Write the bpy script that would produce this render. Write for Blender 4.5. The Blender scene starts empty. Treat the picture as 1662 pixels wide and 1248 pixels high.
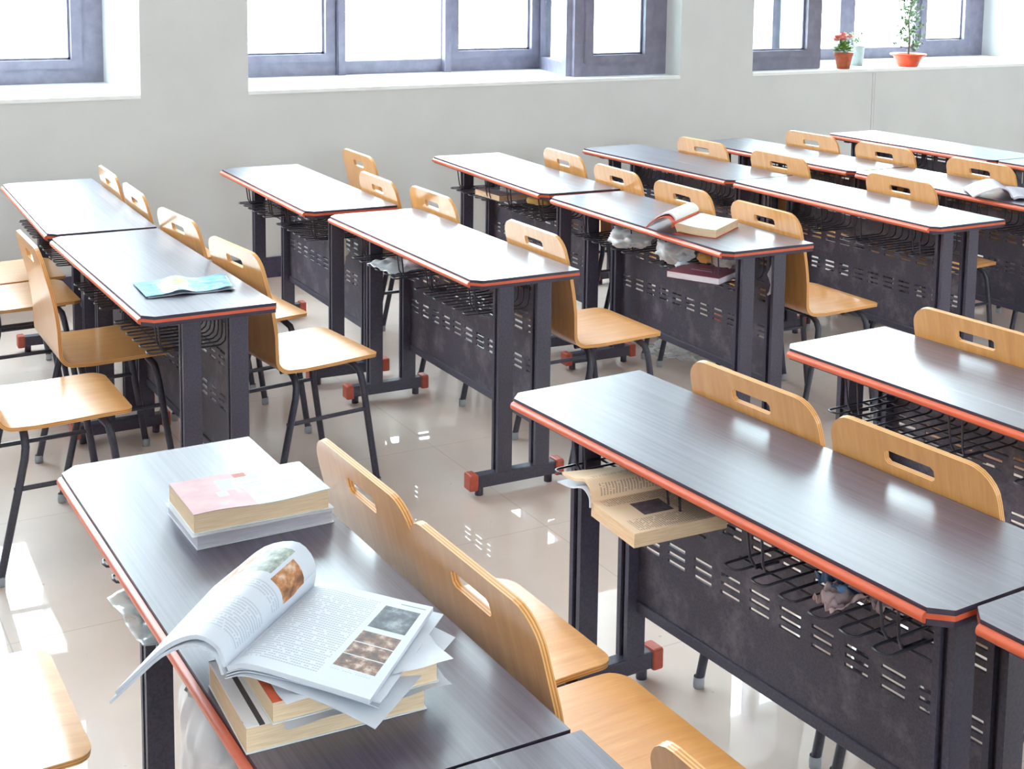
import bpy, bmesh, math, random
from mathutils import Vector, Matrix, noise

# ------------------------------------------------------------------ camera, world, exposure
SC = bpy.context.scene
C = SC.collection
cam_data = bpy.data.cameras.new('camera')
cam = bpy.data.objects.new('camera', cam_data)
C.objects.link(cam)
cam_data.sensor_width = 36.0
cam_data.lens = 36.0 * 2220.07 / 1662.0
cam_data.shift_y = -(624.0 - 212.88) / 1662.0
cam_data.clip_start = 0.05
R_ = Vector((0.8720, -0.4893, 0.0122)); U_ = Vector((0.0488, 0.1118, 0.9925)); F_ = Vector((0.4870, 0.8649, -0.1214))
m = Matrix((R_, U_, -F_)).transposed().to_4x4()
m.translation = Vector((0, 0, 1.7494))
cam.matrix_world = m
SC.camera = cam
SC.view_settings.view_transform = 'Standard'
SC.view_settings.look = 'None'
SC.view_settings.gamma = 1.0
SC.view_settings.use_curve_mapping = False
SC.view_settings.exposure = 0.0
SC.cycles.use_denoising = True
SC.cycles.max_bounces = 10
SC.cycles.diffuse_bounces = 6
SC.cycles.glossy_bounces = 5
SC.cycles.transparent_max_bounces = 16
SC.cycles.caustics_reflective = False
SC.cycles.caustics_refractive = False
SC.cycles.sample_clamp_indirect = 8.0

SKY = 22.5
world = bpy.data.worlds.new('sky')
SC.world = world
world.use_nodes = True
wn = world.node_tree.nodes; wl = world.node_tree.links
bgn = wn['Background']
tcn = wn.new('ShaderNodeTexCoord'); sep = wn.new('ShaderNodeSeparateXYZ'); rmp = wn.new('ShaderNodeValToRGB')
wl.new(tcn.outputs['Generated'], sep.inputs[0]); 
mr = wn.new('ShaderNodeMapRange'); mr.inputs['From Min'].default_value = -0.35; mr.inputs['From Max'].default_value = 0.9
wl.new(sep.outputs['Z'], mr.inputs['Value']); wl.new(mr.outputs[0], rmp.inputs[0])
e = rmp.color_ramp.elements
e[0].position = 0.0; e[0].color = (0.50, 0.50, 0.50, 1)
e[1].position = 1.0; e[1].color = (0.72, 0.88, 1.0, 1)
k_ = rmp.color_ramp.elements.new(0.28); k_.color = (0.86, 0.93, 1.0, 1)
wl.new(rmp.outputs[0], bgn.inputs[0])
bgn.inputs['Strength'].default_value = SKY

random.seed(7)
PI = math.pi

# ------------------------------------------------------------------ material helpers
def srgb(r, g, b):
    f = lambda c: (c / 12.92 if c <= 0.04045 else ((c + 0.055) / 1.055) ** 2.4)
    return (f(r / 255), f(g / 255), f(b / 255), 1)

def mat(name, col, rough=0.5, metal=0.0, spec=0.5):
    M = bpy.data.materials.new(name); M.use_nodes = True
    b = M.node_tree.nodes['Principled BSDF']
    b.inputs['Base Color'].default_value = col if len(col) == 4 else (*col, 1)
    b.inputs['Roughness'].default_value = rough
    b.inputs['Metallic'].default_value = metal
    b.inputs['Specular IOR Level'].default_value = spec
    return M

class NT:
    """small node-building helper on a material"""
    def __init__(s, M): s.n = M.node_tree.nodes; s.l = M.node_tree.links; s.b = s.n['Principled BSDF']
    def new(s, t, **kw):
        x = s.n.new(t)
        for k, v in kw.items(): setattr(x, k, v)
        return x
    def put(s, sock, v):
        if isinstance(v, (int, float, tuple, list)): sock.default_value = v
        else: s.l.new(v, sock)
    def math(s, op, a, b=0.0, c=None):
        x = s.new('ShaderNodeMath', operation=op); s.put(x.inputs[0], a); s.put(x.inputs[1], b)
        if c is not None: s.put(x.inputs[2], c)
        return x.outputs[0]
    def mix(s, f, a, b):
        x = s.new('ShaderNodeMix', data_type='RGBA'); s.put(x.inputs[0], f); s.put(x.inputs[6], a); s.put(x.inputs[7], b)
        return x.outputs[2]
    def coords(s, kind='Object', scale=(1, 1, 1), loc=None):
        t = s.new('ShaderNodeTexCoord'); mp = s.new('ShaderNodeMapping'); mp.inputs['Scale'].default_value = scale
        s.l.new(t.outputs[kind], mp.inputs[0])
        if loc is not None: s.put(mp.inputs['Location'], loc)
        return mp.outputs[0]
    def noise(s, vec, scale, detail=3, rough=0.5):
        x = s.new('ShaderNodeTexNoise'); s.l.new(vec, x.inputs['Vector']); x.inputs['Scale'].default_value = scale
        x.inputs['Detail'].default_value = detail; x.inputs['Roughness'].default_value = rough
        return x.outputs['Fac']
    def ramp(s, f, *stops):
        x = s.new('ShaderNodeValToRGB'); s.l.new(f, x.inputs[0]); el = x.color_ramp.elements
        while len(el) < len(stops): el.new(0.5)
        for e_, (p, c) in zip(el, stops): e_.position = p; e_.color = c if len(c) == 4 else (*c, 1)
        return x.outputs[0]
    def bump(s, h, strength, dist=0.001):
        x = s.new('ShaderNodeBump'); x.inputs['Strength'].default_value = strength; x.inputs['Distance'].default_value = dist
        s.l.new(h, x.inputs['Height']); s.l.new(x.outputs[0], s.b.inputs['Normal'])
    def color(s, v): s.put(s.b.inputs['Base Color'], v)
    def rough(s, v): s.put(s.b.inputs['Roughness'], v)
    def rnd(s):
        return s.new('ShaderNodeObjectInfo').outputs['Random']

MT = {}
# plaster
M = MT['plaster'] = mat('plaster', (0.70, 0.705, 0.69), 0.85); t = NT(M)
nz = t.noise(t.coords('Object'), 3.0, 5)
t.color(t.ramp(nz, (0.3, (0.60, 0.60, 0.60)), (0.7, (0.64, 0.64, 0.64)))); t.bump(t.noise(t.coords('Object'), 60, 4), 0.08, 0.002)
M = MT['ceiling'] = mat('ceiling paint', (0.84, 0.84, 0.83), 0.9)
M = MT['sill'] = mat('white sill', (0.85, 0.855, 0.86), 0.45); t = NT(M)
t.color(t.ramp(t.noise(t.coords('Object'), 4, 4), (0.3, (0.82, 0.83, 0.84)), (0.7, (0.88, 0.88, 0.88))))
M = MT['baseboard'] = mat('dark baseboard', srgb(66, 62, 84), 0.35); t = NT(M)
t.color(t.ramp(t.noise(t.coords('Object'), 40, 3), (0.3, srgb(60, 56, 78)), (0.7, srgb(74, 70, 92))))
# polished floor tile
M = MT['floor'] = mat('polished beige tile', srgb(214, 203, 194), 0.06, 0, 0.5); t = NT(M)
co = t.coords('Object')
n1 = t.noise(co, 1.6, 6, 0.6)
base = t.ramp(n1, (0.3, srgb(216, 194, 183)), (0.7, srgb(229, 210, 200)))
sp = t.new('ShaderNodeSeparateXYZ'); t.l.new(co, sp.inputs[0])
def grout(o, ofs):
    a = t.math('FRACT', t.math('ADD', t.math('DIVIDE', o, 0.8), ofs))
    return t.math('LESS_THAN', a, 0.0045)
g = t.math('MAXIMUM', grout(sp.outputs[0], 0.35), grout(sp.outputs[1], 0.6))
specks = t.math('GREATER_THAN', t.noise(co, 28, 2), 0.74)
base = t.mix(t.math('MULTIPLY', specks, 0.35), base, srgb(150, 130, 115))
t.color(t.mix(t.math('MULTIPLY', g, 0.45), base, srgb(160, 148, 138)))
t.rough(0.42); t.b.inputs['Specular IOR Level'].default_value = 0.25; t.b.inputs['Coat Weight'].default_value = 1.0; t.b.inputs['Coat IOR'].default_value = 1.42
t.put(t.b.inputs['Coat Roughness'], t.math('ADD', t.math('MULTIPLY', t.noise(co, 5, 4), 0.035), 0.0))
# desk laminate: dark wood grain along the long side
M = MT['laminate'] = mat('dark woodgrain laminate', (0.03, 0.028, 0.04), 0.3, 0, 0.5); t = NT(M)
off = t.math('MULTIPLY', t.rnd(), 9.0)
cmb = t.new('ShaderNodeCombineXYZ'); t.put(cmb.inputs[0], off); t.put(cmb.inputs[1], off)
co = t.coords('Object', (1, 0.012, 1), cmb.outputs[0])
gr = t.noise(co, 110, 4, 0.6); gr2 = t.noise(co, 330, 2, 0.5)
gsum = t.math('ADD', t.math('MULTIPLY', gr, 0.65), t.math('MULTIPLY', gr2, 0.35))
t.color(t.ramp(gsum, (0.35, srgb(62, 55, 72)), (0.65, srgb(94, 86, 106))))
t.rough(t.math('ADD', t.math('MULTIPLY', gsum, 0.08), 0.40)); t.bump(gsum, 0.28, 0.0012)
t.b.inputs['Specular IOR Level'].default_value = 0.6; t.b.inputs['Coat Weight'].default_value = 0.75; t.b.inputs['Coat IOR'].default_value = 1.54
t.put(t.b.inputs['Coat Roughness'], t.math('ADD', t.math('MULTIPLY', gsum, 0.08), 0.22))
MT['laminate_edge'] = mat('dark laminate edge', srgb(56, 48, 66), 0.4)
M = MT['band'] = mat('orange red edge band', srgb(214, 84, 56), 0.35); t = NT(M)
t.color(t.ramp(t.noise(t.coords('Object', (1, .2, 1)), 25, 3), (0.3, srgb(200, 88, 58)), (0.7, srgb(212, 100, 68))))
# dark powder coated metal
def metal(name, c1, c2, r=0.42, sc=160):
    M = mat(name, c1, r, 0, 0.5); t = NT(M); co = t.coords('Object')
    t.color(t.ramp(t.noise(co, sc, 2), (0.35, c1), (0.65, c2))); t.bump(t.noise(co, sc * 2, 2), 0.1, 0.0006)
    return M
MT['metal'] = metal('dark violet grey powder coat', srgb(64, 60, 75), srgb(78, 73, 89))
M = MT['panel'] = mat('scuffed dark sheet metal', srgb(60, 56, 72), 0.5); t = NT(M)
off = t.math('MULTIPLY', t.rnd(), 7.0); cmb = t.new('ShaderNodeCombineXYZ'); t.put(cmb.inputs[1], off)
co = t.coords('Object', (1, 1, 1), cmb.outputs[0])
sm = t.noise(co, 9, 6, 0.68); fine = t.noise(co, 220, 2)
sp = t.new('ShaderNodeSeparateXYZ'); t.l.new(t.coords('Object'), sp.inputs[0])
dust = t.math('MULTIPLY', t.math('MAXIMUM', t.math('SUBTRACT', sm, 0.5), 0.0), 2.6)
base = t.ramp(fine, (0.35, srgb(66, 60, 73)), (0.65, srgb(82, 75, 89)))
t.color(t.mix(t.math('MINIMUM', dust, 0.6), base, srgb(146, 132, 142)))
MT['wire'] = metal('black wire', srgb(48, 44, 56), srgb(58, 54, 66), 0.35)
M = MT['cap'] = mat('red plastic foot cap', srgb(206, 84, 62), 0.4); t = NT(M)
t.color(t.ramp(t.noise(t.coords('Object'), 50, 3), (0.3, srgb(180, 78, 60)), (0.7, srgb(196, 92, 72))))
MT['tube'] = metal('dark steel tube', srgb(54, 53, 66), srgb(66, 65, 79), 0.3)
MT['glide'] = mat('grey plastic glide', srgb(170, 176, 184), 0.4)
# bent plywood
def ply(name, c1, c2, c3, sc, r):
    M = mat(name, c1, r, 0, 0.5); t = NT(M)
    off = t.math('MULTIPLY', t.rnd(), 11.0); cmb = t.new('ShaderNodeCombineXYZ'); t.put(cmb.inputs[0], off); t.put(cmb.inputs[1], off)
    uv = t.coords('UV', (1, 0.07, 1), cmb.outputs[0])
    w = t.noise(uv, sc, 5, 0.62); w2 = t.noise(uv, sc * 6, 2)
    s = t.math('ADD', t.math('MULTIPLY', w, 0.75), t.math('MULTIPLY', w2, 0.25))
    t.color(t.ramp(s, (0.32, c1), (0.52, c2), (0.68, c3))); t.bump(s, 0.05, 0.0005)
    t.rough(t.math('ADD', t.math('MULTIPLY', w, 0.12), r - 0.06))
    t.b.inputs['Coat Weight'].default_value = 0.9; t.b.inputs['Coat Roughness'].default_value = 0.18
    return M
MT['ply'] = ply('honey beech plywood', srgb(210, 142, 78), srgb(220, 156, 90), srgb(228, 168, 104), 22, 0.34)
MT['ply_light'] = mat('pale plywood layer', srgb(226, 174, 112), 0.3); 
MT['ply_dark'] = mat('brown plywood layer', srgb(196, 126, 62), 0.45)
# window
M = MT['frame'] = mat('violet grey aluminium', srgb(118, 116, 150), 0.4); t = NT(M)
t.color(t.ramp(t.noise(t.coords('Object'), 14, 4), (0.35, srgb(114, 110, 128)), (0.65, srgb(128, 124, 142))))
M = MT['glass'] = bpy.data.materials.new('window glass'); M.use_nodes = True
n = M.node_tree.nodes; l = M.node_tree.links; n.remove(n['Principled BSDF'])
tr = n.new('ShaderNodeBsdfTransparent'); tr.inputs[0].default_value = (0.94, 0.985, 0.97, 1); gl = n.new('ShaderNodeBsdfGlossy'); gl.inputs['Roughness'].default_value = 0.02
lw = n.new('ShaderNodeLayerWeight'); lw.inputs[0].default_value = 0.5; mx = n.new('ShaderNodeMixShader')
pw = n.new('ShaderNodeMath'); pw.operation = 'POWER'; pw.inputs[1].default_value = 5.0; l.new(lw.outputs['Facing'], pw.inputs[0])
fr = n.new('ShaderNodeMath'); fr.operation = 'MULTIPLY_ADD'; fr.inputs[1].default_value = 0.9; fr.inputs[2].default_value = 0.04; l.new(pw.outputs[0], fr.inputs[0])
l.new(fr.outputs[0], mx.inputs[0]); l.new(tr.outputs[0], mx.inputs[1]); l.new(gl.outputs[0], mx.inputs[2]); l.new(mx.outputs[0], n['Material Output'].inputs[0])
def plastic(name, tint, opac, rough=0.12):
    M = bpy.data.materials.new(name); M.use_nodes = True
    n = M.node_tree.nodes; l = M.node_tree.links; b = n['Principled BSDF']
    b.inputs['Base Color'].default_value = tint; b.inputs['Roughness'].default_value = rough
    tr = n.new('ShaderNodeBsdfTransparent'); mx = n.new('ShaderNodeMixShader')
    lw = n.new('ShaderNodeLayerWeight'); lw.inputs[0].default_value = 0.35
    ad = n.new('ShaderNodeMath'); ad.operation = 'MULTIPLY_ADD'; ad.inputs[1].default_value = 0.6; ad.inputs[2].default_value = opac
    cl = n.new('ShaderNodeClamp'); l.new(lw.outputs['Facing'], ad.inputs[0]); l.new(ad.outputs[0], cl.inputs[0])
    l.new(cl.outputs[0], mx.inputs[0]); l.new(tr.outputs[0], mx.inputs[1]); l.new(b.outputs[0], mx.inputs[2]); l.new(mx.outputs[0], n['Material Output'].inputs[0])
    return M
MT['film'] = plastic('clear plastic film', srgb(244, 244, 248), 0.34)
MT['filmthin'] = plastic('thin clear wrap', srgb(238, 242, 246), 0.12)
MT['bag'] = plastic('milky plastic bag', srgb(238, 232, 234), 0.62, 0.35)
# paper
def paper(name, c, stripe=None, r=0.7):
    M = mat(name, c, r, 0, 0.3); t = NT(M)
    if stripe:   # page edges: fine layers
        sp = t.new('ShaderNodeSeparateXYZ'); t.l.new(t.coords('Object'), sp.inputs[0])
        s = t.noise(t.coords('Object', (0.02, 0.02, 1)), 900, 2)
        t.color(t.ramp(s, (0.35, stripe), (0.65, c)))
    else:
        t.color(t.ramp(t.noise(t.coords('Object'), 30, 3), (0.3, tuple(v * 0.96 for v in c[:3])), (0.7, c)))
    return M
MT['page_edge'] = paper('cream page edges', srgb(232, 206, 176), srgb(214, 184, 150))
MT['page_edge_white'] = paper('white page edges', srgb(222, 219, 228), srgb(200, 197, 210))
MT['white_paper'] = paper('white paper', srgb(206, 209, 219))
MT['cover_white'] = mat('glossy white cover', srgb(232, 236, 242), 0.25)
MT['cover_red'] = mat('red orange glossy cover', srgb(200, 82, 58), 0.25)
M = MT['cover_maroon'] = mat('maroon cover', srgb(112, 50, 68), 0.35); t = NT(M)
uvn = t.coords('UV'); sp = t.new('ShaderNodeSeparateXYZ'); t.l.new(uvn, sp.inputs[0])
def rect(t, x, y, x0, x1, y0, y1):
    a = t.math('MULTIPLY', t.math('GREATER_THAN', x, x0), t.math('LESS_THAN', x, x1))
    b = t.math('MULTIPLY', t.math('GREATER_THAN', y, y0), t.math('LESS_THAN', y, y1))
    return t.math('MULTIPLY', a, b)
c_ = t.mix(rect(t, sp.outputs[0], sp.outputs[1], .42, .50, .28, .72), srgb(112, 50, 68), srgb(182, 140, 150))
c_ = t.mix(rect(t, sp.outputs[0], sp.outputs[1], .60, .66, .40, .60), c_, srgb(160, 110, 122))
t.color(c_)

def printed(name, ground, ink, rows=34, pics=(), u0=.08, u1=.92, v0=.07, v1=.93, dens=0.42, text_in=None, chars=46):
    """a printed page: UV laid out in rows of small ink marks, and picture blocks"""
    M = mat(name, ground, 0.55, 0, 0.35); t = NT(M)
    uv = t.coords('UV'); sp = t.new('ShaderNodeSeparateXYZ'); t.l.new(uv, sp.inputs[0]); x, y = sp.outputs[0], sp.outputs[1]
    row = t.math('FRACT', t.math('MULTIPLY', y, rows)); inrow = t.math('LESS_THAN', row, 0.5)
    cell = t.new('ShaderNodeCombineXYZ')
    t.put(cell.inputs[0], t.math('FLOOR', t.math('MULTIPLY', x, chars))); t.put(cell.inputs[1], t.math('FLOOR', t.math('MULTIPLY', y, rows)))
    wnz = t.new('ShaderNodeTexWhiteNoise', noise_dimensions='2D'); t.l.new(cell.outputs[0], wnz.inputs[0])
    mark = t.math('MULTIPLY', inrow, t.math('GREATER_THAN', wnz.outputs[0], 0.12))
    gap = t.math('LESS_THAN', t.math('FRACT', t.math('MULTIPLY', x, chars)), 0.78)
    mark = t.math('MULTIPLY', mark, gap)
    area = None
    for rc in (text_in or [(u0, u1, v0, v1)]):
        r_ = rect(t, x, y, *rc); area = r_ if area is None else t.math('MAXIMUM', area, r_)
    f = t.math('MULTIPLY', t.math('MULTIPLY', mark, area), dens)
    col = t.mix(f, ground, ink)
    for i, (rc, ca, cb, cc) in enumerate(pics):
        nz = t.noise(uv, 9 + 3 * i, 4, 0.6)
        pc = t.ramp(nz, (0.36, ca), (0.52, cb), (0.66, cc))
        col = t.mix(rect(t, x, y, *rc), col, pc)
    t.color(col)
    return M

# ------------------------------------------------------------------ mesh helpers
class MB:
    def __init__(s): s.v = []; s.f = []; s.m = []; s.sm = []; s.uv = []
    def add(s, vs, fs, mi=0, smooth=False, uvs=None):
        o = len(s.v); s.v += [tuple(p) for p in vs]
        s.uv += list(uvs) if uvs else [(p[0], p[1]) for p in vs]
        for f in fs: s.f.append([o + i for i in f]); s.m.append(mi); s.sm.append(smooth)
    def box(s, a, b, mi=0, bev=0.0):
        x0, y0, z0 = a; x1, y1, z1 = b
        if bev <= 0:
            s.add([(x0, y0, z0), (x1, y0, z0), (x1, y1, z0), (x0, y1, z0), (x0, y0, z1), (x1, y0, z1), (x1, y1, z1), (x0, y1, z1)],
                  [(0, 3, 2, 1), (4, 5, 6, 7), (0, 1, 5, 4), (1, 2, 6, 5), (2, 3, 7, 6), (3, 0, 4, 7)], mi)
        else:
            bm = bmesh.new(); bmesh.ops.create_cube(bm, size=1)
            for v in bm.verts: v.co = Vector(((x0 + x1) / 2 + v.co.x * (x1 - x0), (y0 + y1) / 2 + v.co.y * (y1 - y0), (z0 + z1) / 2 + v.co.z * (z1 - z0)))
            bmesh.ops.bevel(bm, geom=bm.edges[:], offset=bev, segments=2, affect='EDGES', profile=0.5)
            s.bm(bm, mi)
    def bm(s, bm, mi=0, smooth=False, mtx=None):
        bm.verts.ensure_lookup_table(); bm.verts.index_update()
        s.add([(mtx @ v.co if mtx else v.co) for v in bm.verts], [[v.index for v in f.verts] for f in bm.faces], mi, smooth); bm.free()
    def prism(s, poly, z0, z1, mi=0, mside=None):
        n_ = len(poly)
        s.add([(x, y, z0) for x, y in poly], [list(range(n_))[::-1]], mi)
        s.add([(x, y, z1) for x, y in poly], [list(range(n_))], mi)
        for i in range(n_):
            a, b = poly[i], poly[(i + 1) % n_]
            s.add([(*a, z0), (*b, z0), (*b, z1), (*a, z1)], [(0, 1, 2, 3)], mi if mside is None else mside)
    def tube(s, pts, r, seg=8, mi=0, caps=True):
        pts = [Vector(p) for p in pts]; n_ = len(pts); rings = []
        up = Vector((0, 0, 1)); t0 = (pts[1] - pts[0]).normalized()
        if abs(t0.z) > 0.9: up = Vector((1, 0, 0))
        nrm = (up - t0 * up.dot(t0)).normalized()
        rr = r if isinstance(r, (list, tuple)) else [r] * n_
        vs = []
        for i in range(n_):
            if i == 0: t_ = pts[1] - pts[0]
            elif i == n_ - 1: t_ = pts[-1] - pts[-2]
            else: t_ = (pts[i + 1] - pts[i]).normalized() + (pts[i] - pts[i - 1]).normalized()
            t_.normalize(); nrm = (nrm - t_ * nrm.dot(t_)).normalized(); bn = t_.cross(nrm)
            for k in range(seg):
                a = 2 * PI * k / seg; vs.append(pts[i] + (nrm * math.cos(a) + bn * math.sin(a)) * rr[i])
        fs = []
        for i in range(n_ - 1):
            for k in range(seg):
                a = i * seg + k; b = i * seg + (k + 1) % seg; fs.append((a, b, b + seg, a + seg))
        s.add(vs, fs, mi, True)
        if caps:
            s.add(vs[:seg], [list(range(seg))[::-1]], mi); s.add(vs[-seg:], [list(range(seg))], mi)
    def lathe(s, prof, seg=24, mi=0, centre=(0, 0, 0)):
        vs = []; fs = []
        for r, z in prof:
            for k in range(seg):
                a = 2 * PI * k / seg; vs.append((centre[0] + r * math.cos(a), centre[1] + r * math.sin(a), centre[2] + z))
        for i in range(len(prof) - 1):
            for k in range(seg):
                a = i * seg + k; b = i * seg + (k + 1) % seg; fs.append((a, b, b + seg, a + seg))
        s.add(vs, fs, mi, True)
    def grid(s, P, mi=0, smooth=True, uv=None, closed=False):
        """P: rows of points"""
        nr, nc = len(P), len(P[0]); vs = [p for row in P for p in row]
        uvs = uv and [q for row in uv for q in row] or [(j / (nc - 1), i / (nr - 1)) for i in range(nr) for j in range(nc)]
        s.add(vs, [(i * nc + j, i * nc + j + 1, (i + 1) * nc + j + 1, (i + 1) * nc + j) for i in range(nr - 1) for j in range(nc - 1)], mi, smooth, uvs)
    def build(s, name, mats, parent=None, loc=None, rotz=None):
        me = bpy.data.meshes.new(name); me.from_pydata(s.v, [], s.f); me.update()
        for m_ in (mats if isinstance(mats, (list, tuple)) else [mats]): me.materials.append(MT[m_] if isinstance(m_, str) else m_)
        me.polygons.foreach_set('material_index', s.m); me.polygons.foreach_set('use_smooth', s.sm)
        ul = me.uv_layers.new(name='UVMap')
        buf = []
        for lp in me.loops: buf += list(s.uv[lp.vertex_index])
        ul.data.foreach_set('uv', buf)
        o = bpy.data.objects.new(name, me); C.objects.link(o)
        if parent: o.parent = parent
        if loc: o.location = loc
        if rotz is not None: o.rotation_euler = (0, 0, rotz)
        return o

def tag(o, label=None, cat=None, group=None, kind=None):
    if label: o['label'] = label
    if cat: o['category'] = cat
    if group: o['group'] = group
    if kind: o['kind'] = kind
    return o
def thing(name, label, cat, loc=(0, 0, 0), rotz=0.0, group=None):
    o = bpy.data.objects.new(name, None); C.objects.link(o); o.empty_display_size = 0.1
    o.location = loc; o.rotation_euler = (0, 0, rotz)
    return tag(o, label, cat, group)
def copy_tree(o, parent=None):
    c = o.copy(); C.objects.link(c)
    if parent is not None: c.parent = parent
    for ch in list(o.children): copy_tree(ch, c)
    return c
def struct(name, label=None, loc=None):
    o = bpy.data.objects.new(name, None); C.objects.link(o); o['kind'] = 'structure'
    if label: o['label'] = label
    return o

# ------------------------------------------------------------------ room shell
YW, YO, YB = 7.163, 8.15, 8.03          # inner wall face, outer face, line of the set-back windows
ZS, ZT, ZC = 1.045, 4.25, 4.45
X0, X1, YF = -3.2, 9.4, -2.6
W1, W2, W3 = (-2.6, 1.80), (2.385, 5.275), (5.87, 8.97)

mb = MB(); mb.add([(X0, YF, 0), (X1, YF, 0), (X1, YW, 0), (X0, YW, 0)], [(0, 1, 2, 3)])
mb.add([(X0, YF, -.1), (X1, YF, -.1), (X1, YW, -.1), (X0, YW, -.1)], [(3, 2, 1, 0)])
tag(mb.build('floor', 'floor'), 'polished beige tiled floor', kind='structure')
mb = MB(); mb.box((X0, YF, ZC), (X1, YO, ZC + .1)); tag(mb.build('ceiling', 'ceiling'), 'white ceiling', kind='structure')
mb = MB()
mb.box((X0, YW, 0), (X1, YO, ZS - .02))
mb.box((X0, YW, ZT), (X1, YO, ZC))
for a, b in ((X0, W1[0]), (W1[1], W2[0]), (W2[1], W3[0]), (W3[1], X1)): mb.box((a, YW, ZS - .02), (b, YO, ZT))
tag(mb.build('wall_back', 'plaster'), 'white plaster window wall', kind='structure')
mb = MB(); mb.box((X0 - .15, YF - .15, 0), (X0, YO, ZC)); tag(mb.build('wall_left', 'plaster'), 'white plaster side wall', kind='structure')
mb = MB(); mb.box((X1, YF - .15, 0), (X1 + .15, YO, ZC)); tag(mb.build('wall_right', 'plaster'), 'white plaster front wall', kind='structure')
mb = MB()
FW = [(-0.6, 0.8), (4.6, 6.0)]   # unseen corridor-side openings, added to let fill light in
mb.box((X0, YF - .15, 0), (X1, YF, 1.0)); mb.box((X0, YF - .15, 2.7), (X1, YF, ZC))
xs = [X0] + [v for w in FW for v in w] + [X1]
for i in range(0, len(xs), 2): mb.box((xs[i], YF - .15, 1.0), (xs[i + 1], YF, 2.7))
tag(mb.build('wall_front', 'plaster'), 'white plaster corridor wall', kind='structure')
for i, (a, b) in enumerate((W1, W2, W3)):
    mb = MB(); mb.box((a, YW - .004, ZS - .02), (b, YO - .05, ZS)); tag(mb.build('trim_%d' % (i + 1), 'sill'), 'white window sill slab', kind='structure')
mb = MB(); mb.box((X0, YW - .012, 0), (X1, YW, 0.115)); tag(mb.build('baseboard_back', 'baseboard'), 'dark baseboard', kind='structure')
mb = MB(); mb.box((6.955, YW - .004, .115), (7.015, YW, ZS - .03)); mb.box((6.975, YW - .007, .115), (6.995, YW, ZS - .03))
tag(mb.build('trim_4', 'plaster'), 'vertical joint strip under the sill', kind='structure')

# windows: straight runs of framed lights along a plan segment
def window_run(parent, p0, p1, lights, z0=ZS, z1=ZT, depth=.07, name='frame'):
    """lights: list of (u0, u1, sash?) clear glass widths; everything between is frame"""
    p0 = Vector((*p0, 0)); p1 = Vector((*p1, 0)); d = (p1 - p0); Lg = d.length; d.normalize(); nn = Vector((-d.y, d.x, 0))
    def bar(mb, u0, u1, za, zb, d0, d1):
        vs = []
        for z in (za, zb):
            for (u, w) in ((u0, d0), (u1, d0), (u1, d1), (u0, d1)):
                q = p0 + d * u + nn * w; vs.append((q.x, q.y, z))
        mb.add(vs, [(0, 3, 2, 1), (4, 5, 6, 7), (0, 1, 5, 4), (1, 2, 6, 5), (2, 3, 7, 6), (3, 0, 4, 7)])
    fb = .085
    fm = MB()
    bar(fm, 0, Lg, z0, z0 + fb, -depth / 2, depth / 2); bar(fm, 0, Lg, z1 - fb, z1, -depth / 2, depth / 2)
    edges = [0.0]
    for (u0, u1, s_) in lights:
        edges += [u0 - (.06 if s_ else 0), u1 + (.06 if s_ else 0)]
    edges.append(Lg)
    for i in range(0, len(edges), 2):
        if edges[i + 1] - edges[i] > .004: bar(fm, edges[i], edges[i + 1], z0 + fb, z1 - fb, -depth / 2, depth / 2)
    fm.build(name, 'frame', parent)
    for (u0, u1, s_) in lights:
        za, zb = z0 + fb, z1 - fb
        if s_:
            sm = MB(); w = .06
            bar(sm, u0 - w, u0, za, zb, -depth / 2 - .015, depth / 2 - .02); bar(sm, u1, u1 + w, za, zb, -depth / 2 - .015, depth / 2 - .02)
            bar(sm, u0, u1, za, za + w * .8, -depth / 2 - .015, depth / 2 - .02); bar(sm, u0, u1, zb - w, zb, -depth / 2 - .015, depth / 2 - .02)
            # glazing bead
            bar(sm, u0 - .002, u0 + .012, za + w * .8, zb - w, -.012, .0); bar(sm, u1 - .012, u1 + .002, za + w * .8, zb - w, -.012, .0)
            bar(sm, u0, u1, za + w * .8, za + w * .8 + .012, -.012, .0)
            so = sm.build('sash', 'frame', parent); par = so; za += w * .8; zb -= w
        else: par = parent
        gm = MB(); bar(gm, u0, u1, za, zb, -.003, .003); gm.build('pane', 'glass', par)

w = struct('window_1', 'window run at the far left of the wall')
window_run(w, (W1[0], YB), (W1[1], YB), [(0.1, 1.3, True), (1.5, 2.75, False), (2.92, 4.22, True)])
w = struct('window_2', 'middle window with a stepped glazed return')
bx = W2[0]
window_run(w, (bx, YB), (4.748, YB), [(.08, 3.158 - bx, True), (3.281 - bx, 3.963 - bx, False), (4.085 - bx, 4.637 - bx, True)])
window_run(w, (4.748, YB), (4.568, 7.36), [(.10, .60, False)], name='frame')
window_run(w, (4.568, 7.36), (W2[1], 7.36), [(.135, .53, True)], name='frame')
mm = MB()
for x in (3.253, 3.99): mm.box((x - .022, YB - .085, ZS), (x + .022, YB - .03, ZT))
mm.build('mullion', 'frame', w)
w = struct('window_3', 'window with potted plants on its deep sill')
window_run(w, (W3[0], 7.36), (6.60, 7.36), [(.08, .60, True)])
window_run(w, (6.60, 7.36), (6.72, YB), [(.10, .56, False)])
window_run(w, (6.72, YB), (W3[1], YB), [(.12, 7.40 - 6.72, False), (7.55 - 6.72, 8.20 - 6.72, False), (8.31 - 6.72, 8.74 - 6.72, True)])
for i, (a, b) in enumerate(FW):  # windows out of view, added as a source of fill
    w = struct('window_%d' % (i + 4), 'unseen window added for fill light, corridor side')
    window_run(w, (a, YF - .07), (b, YF - .07), [(.1, .65, False), (.75, 1.3, False)], 1.0, 2.7)

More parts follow.
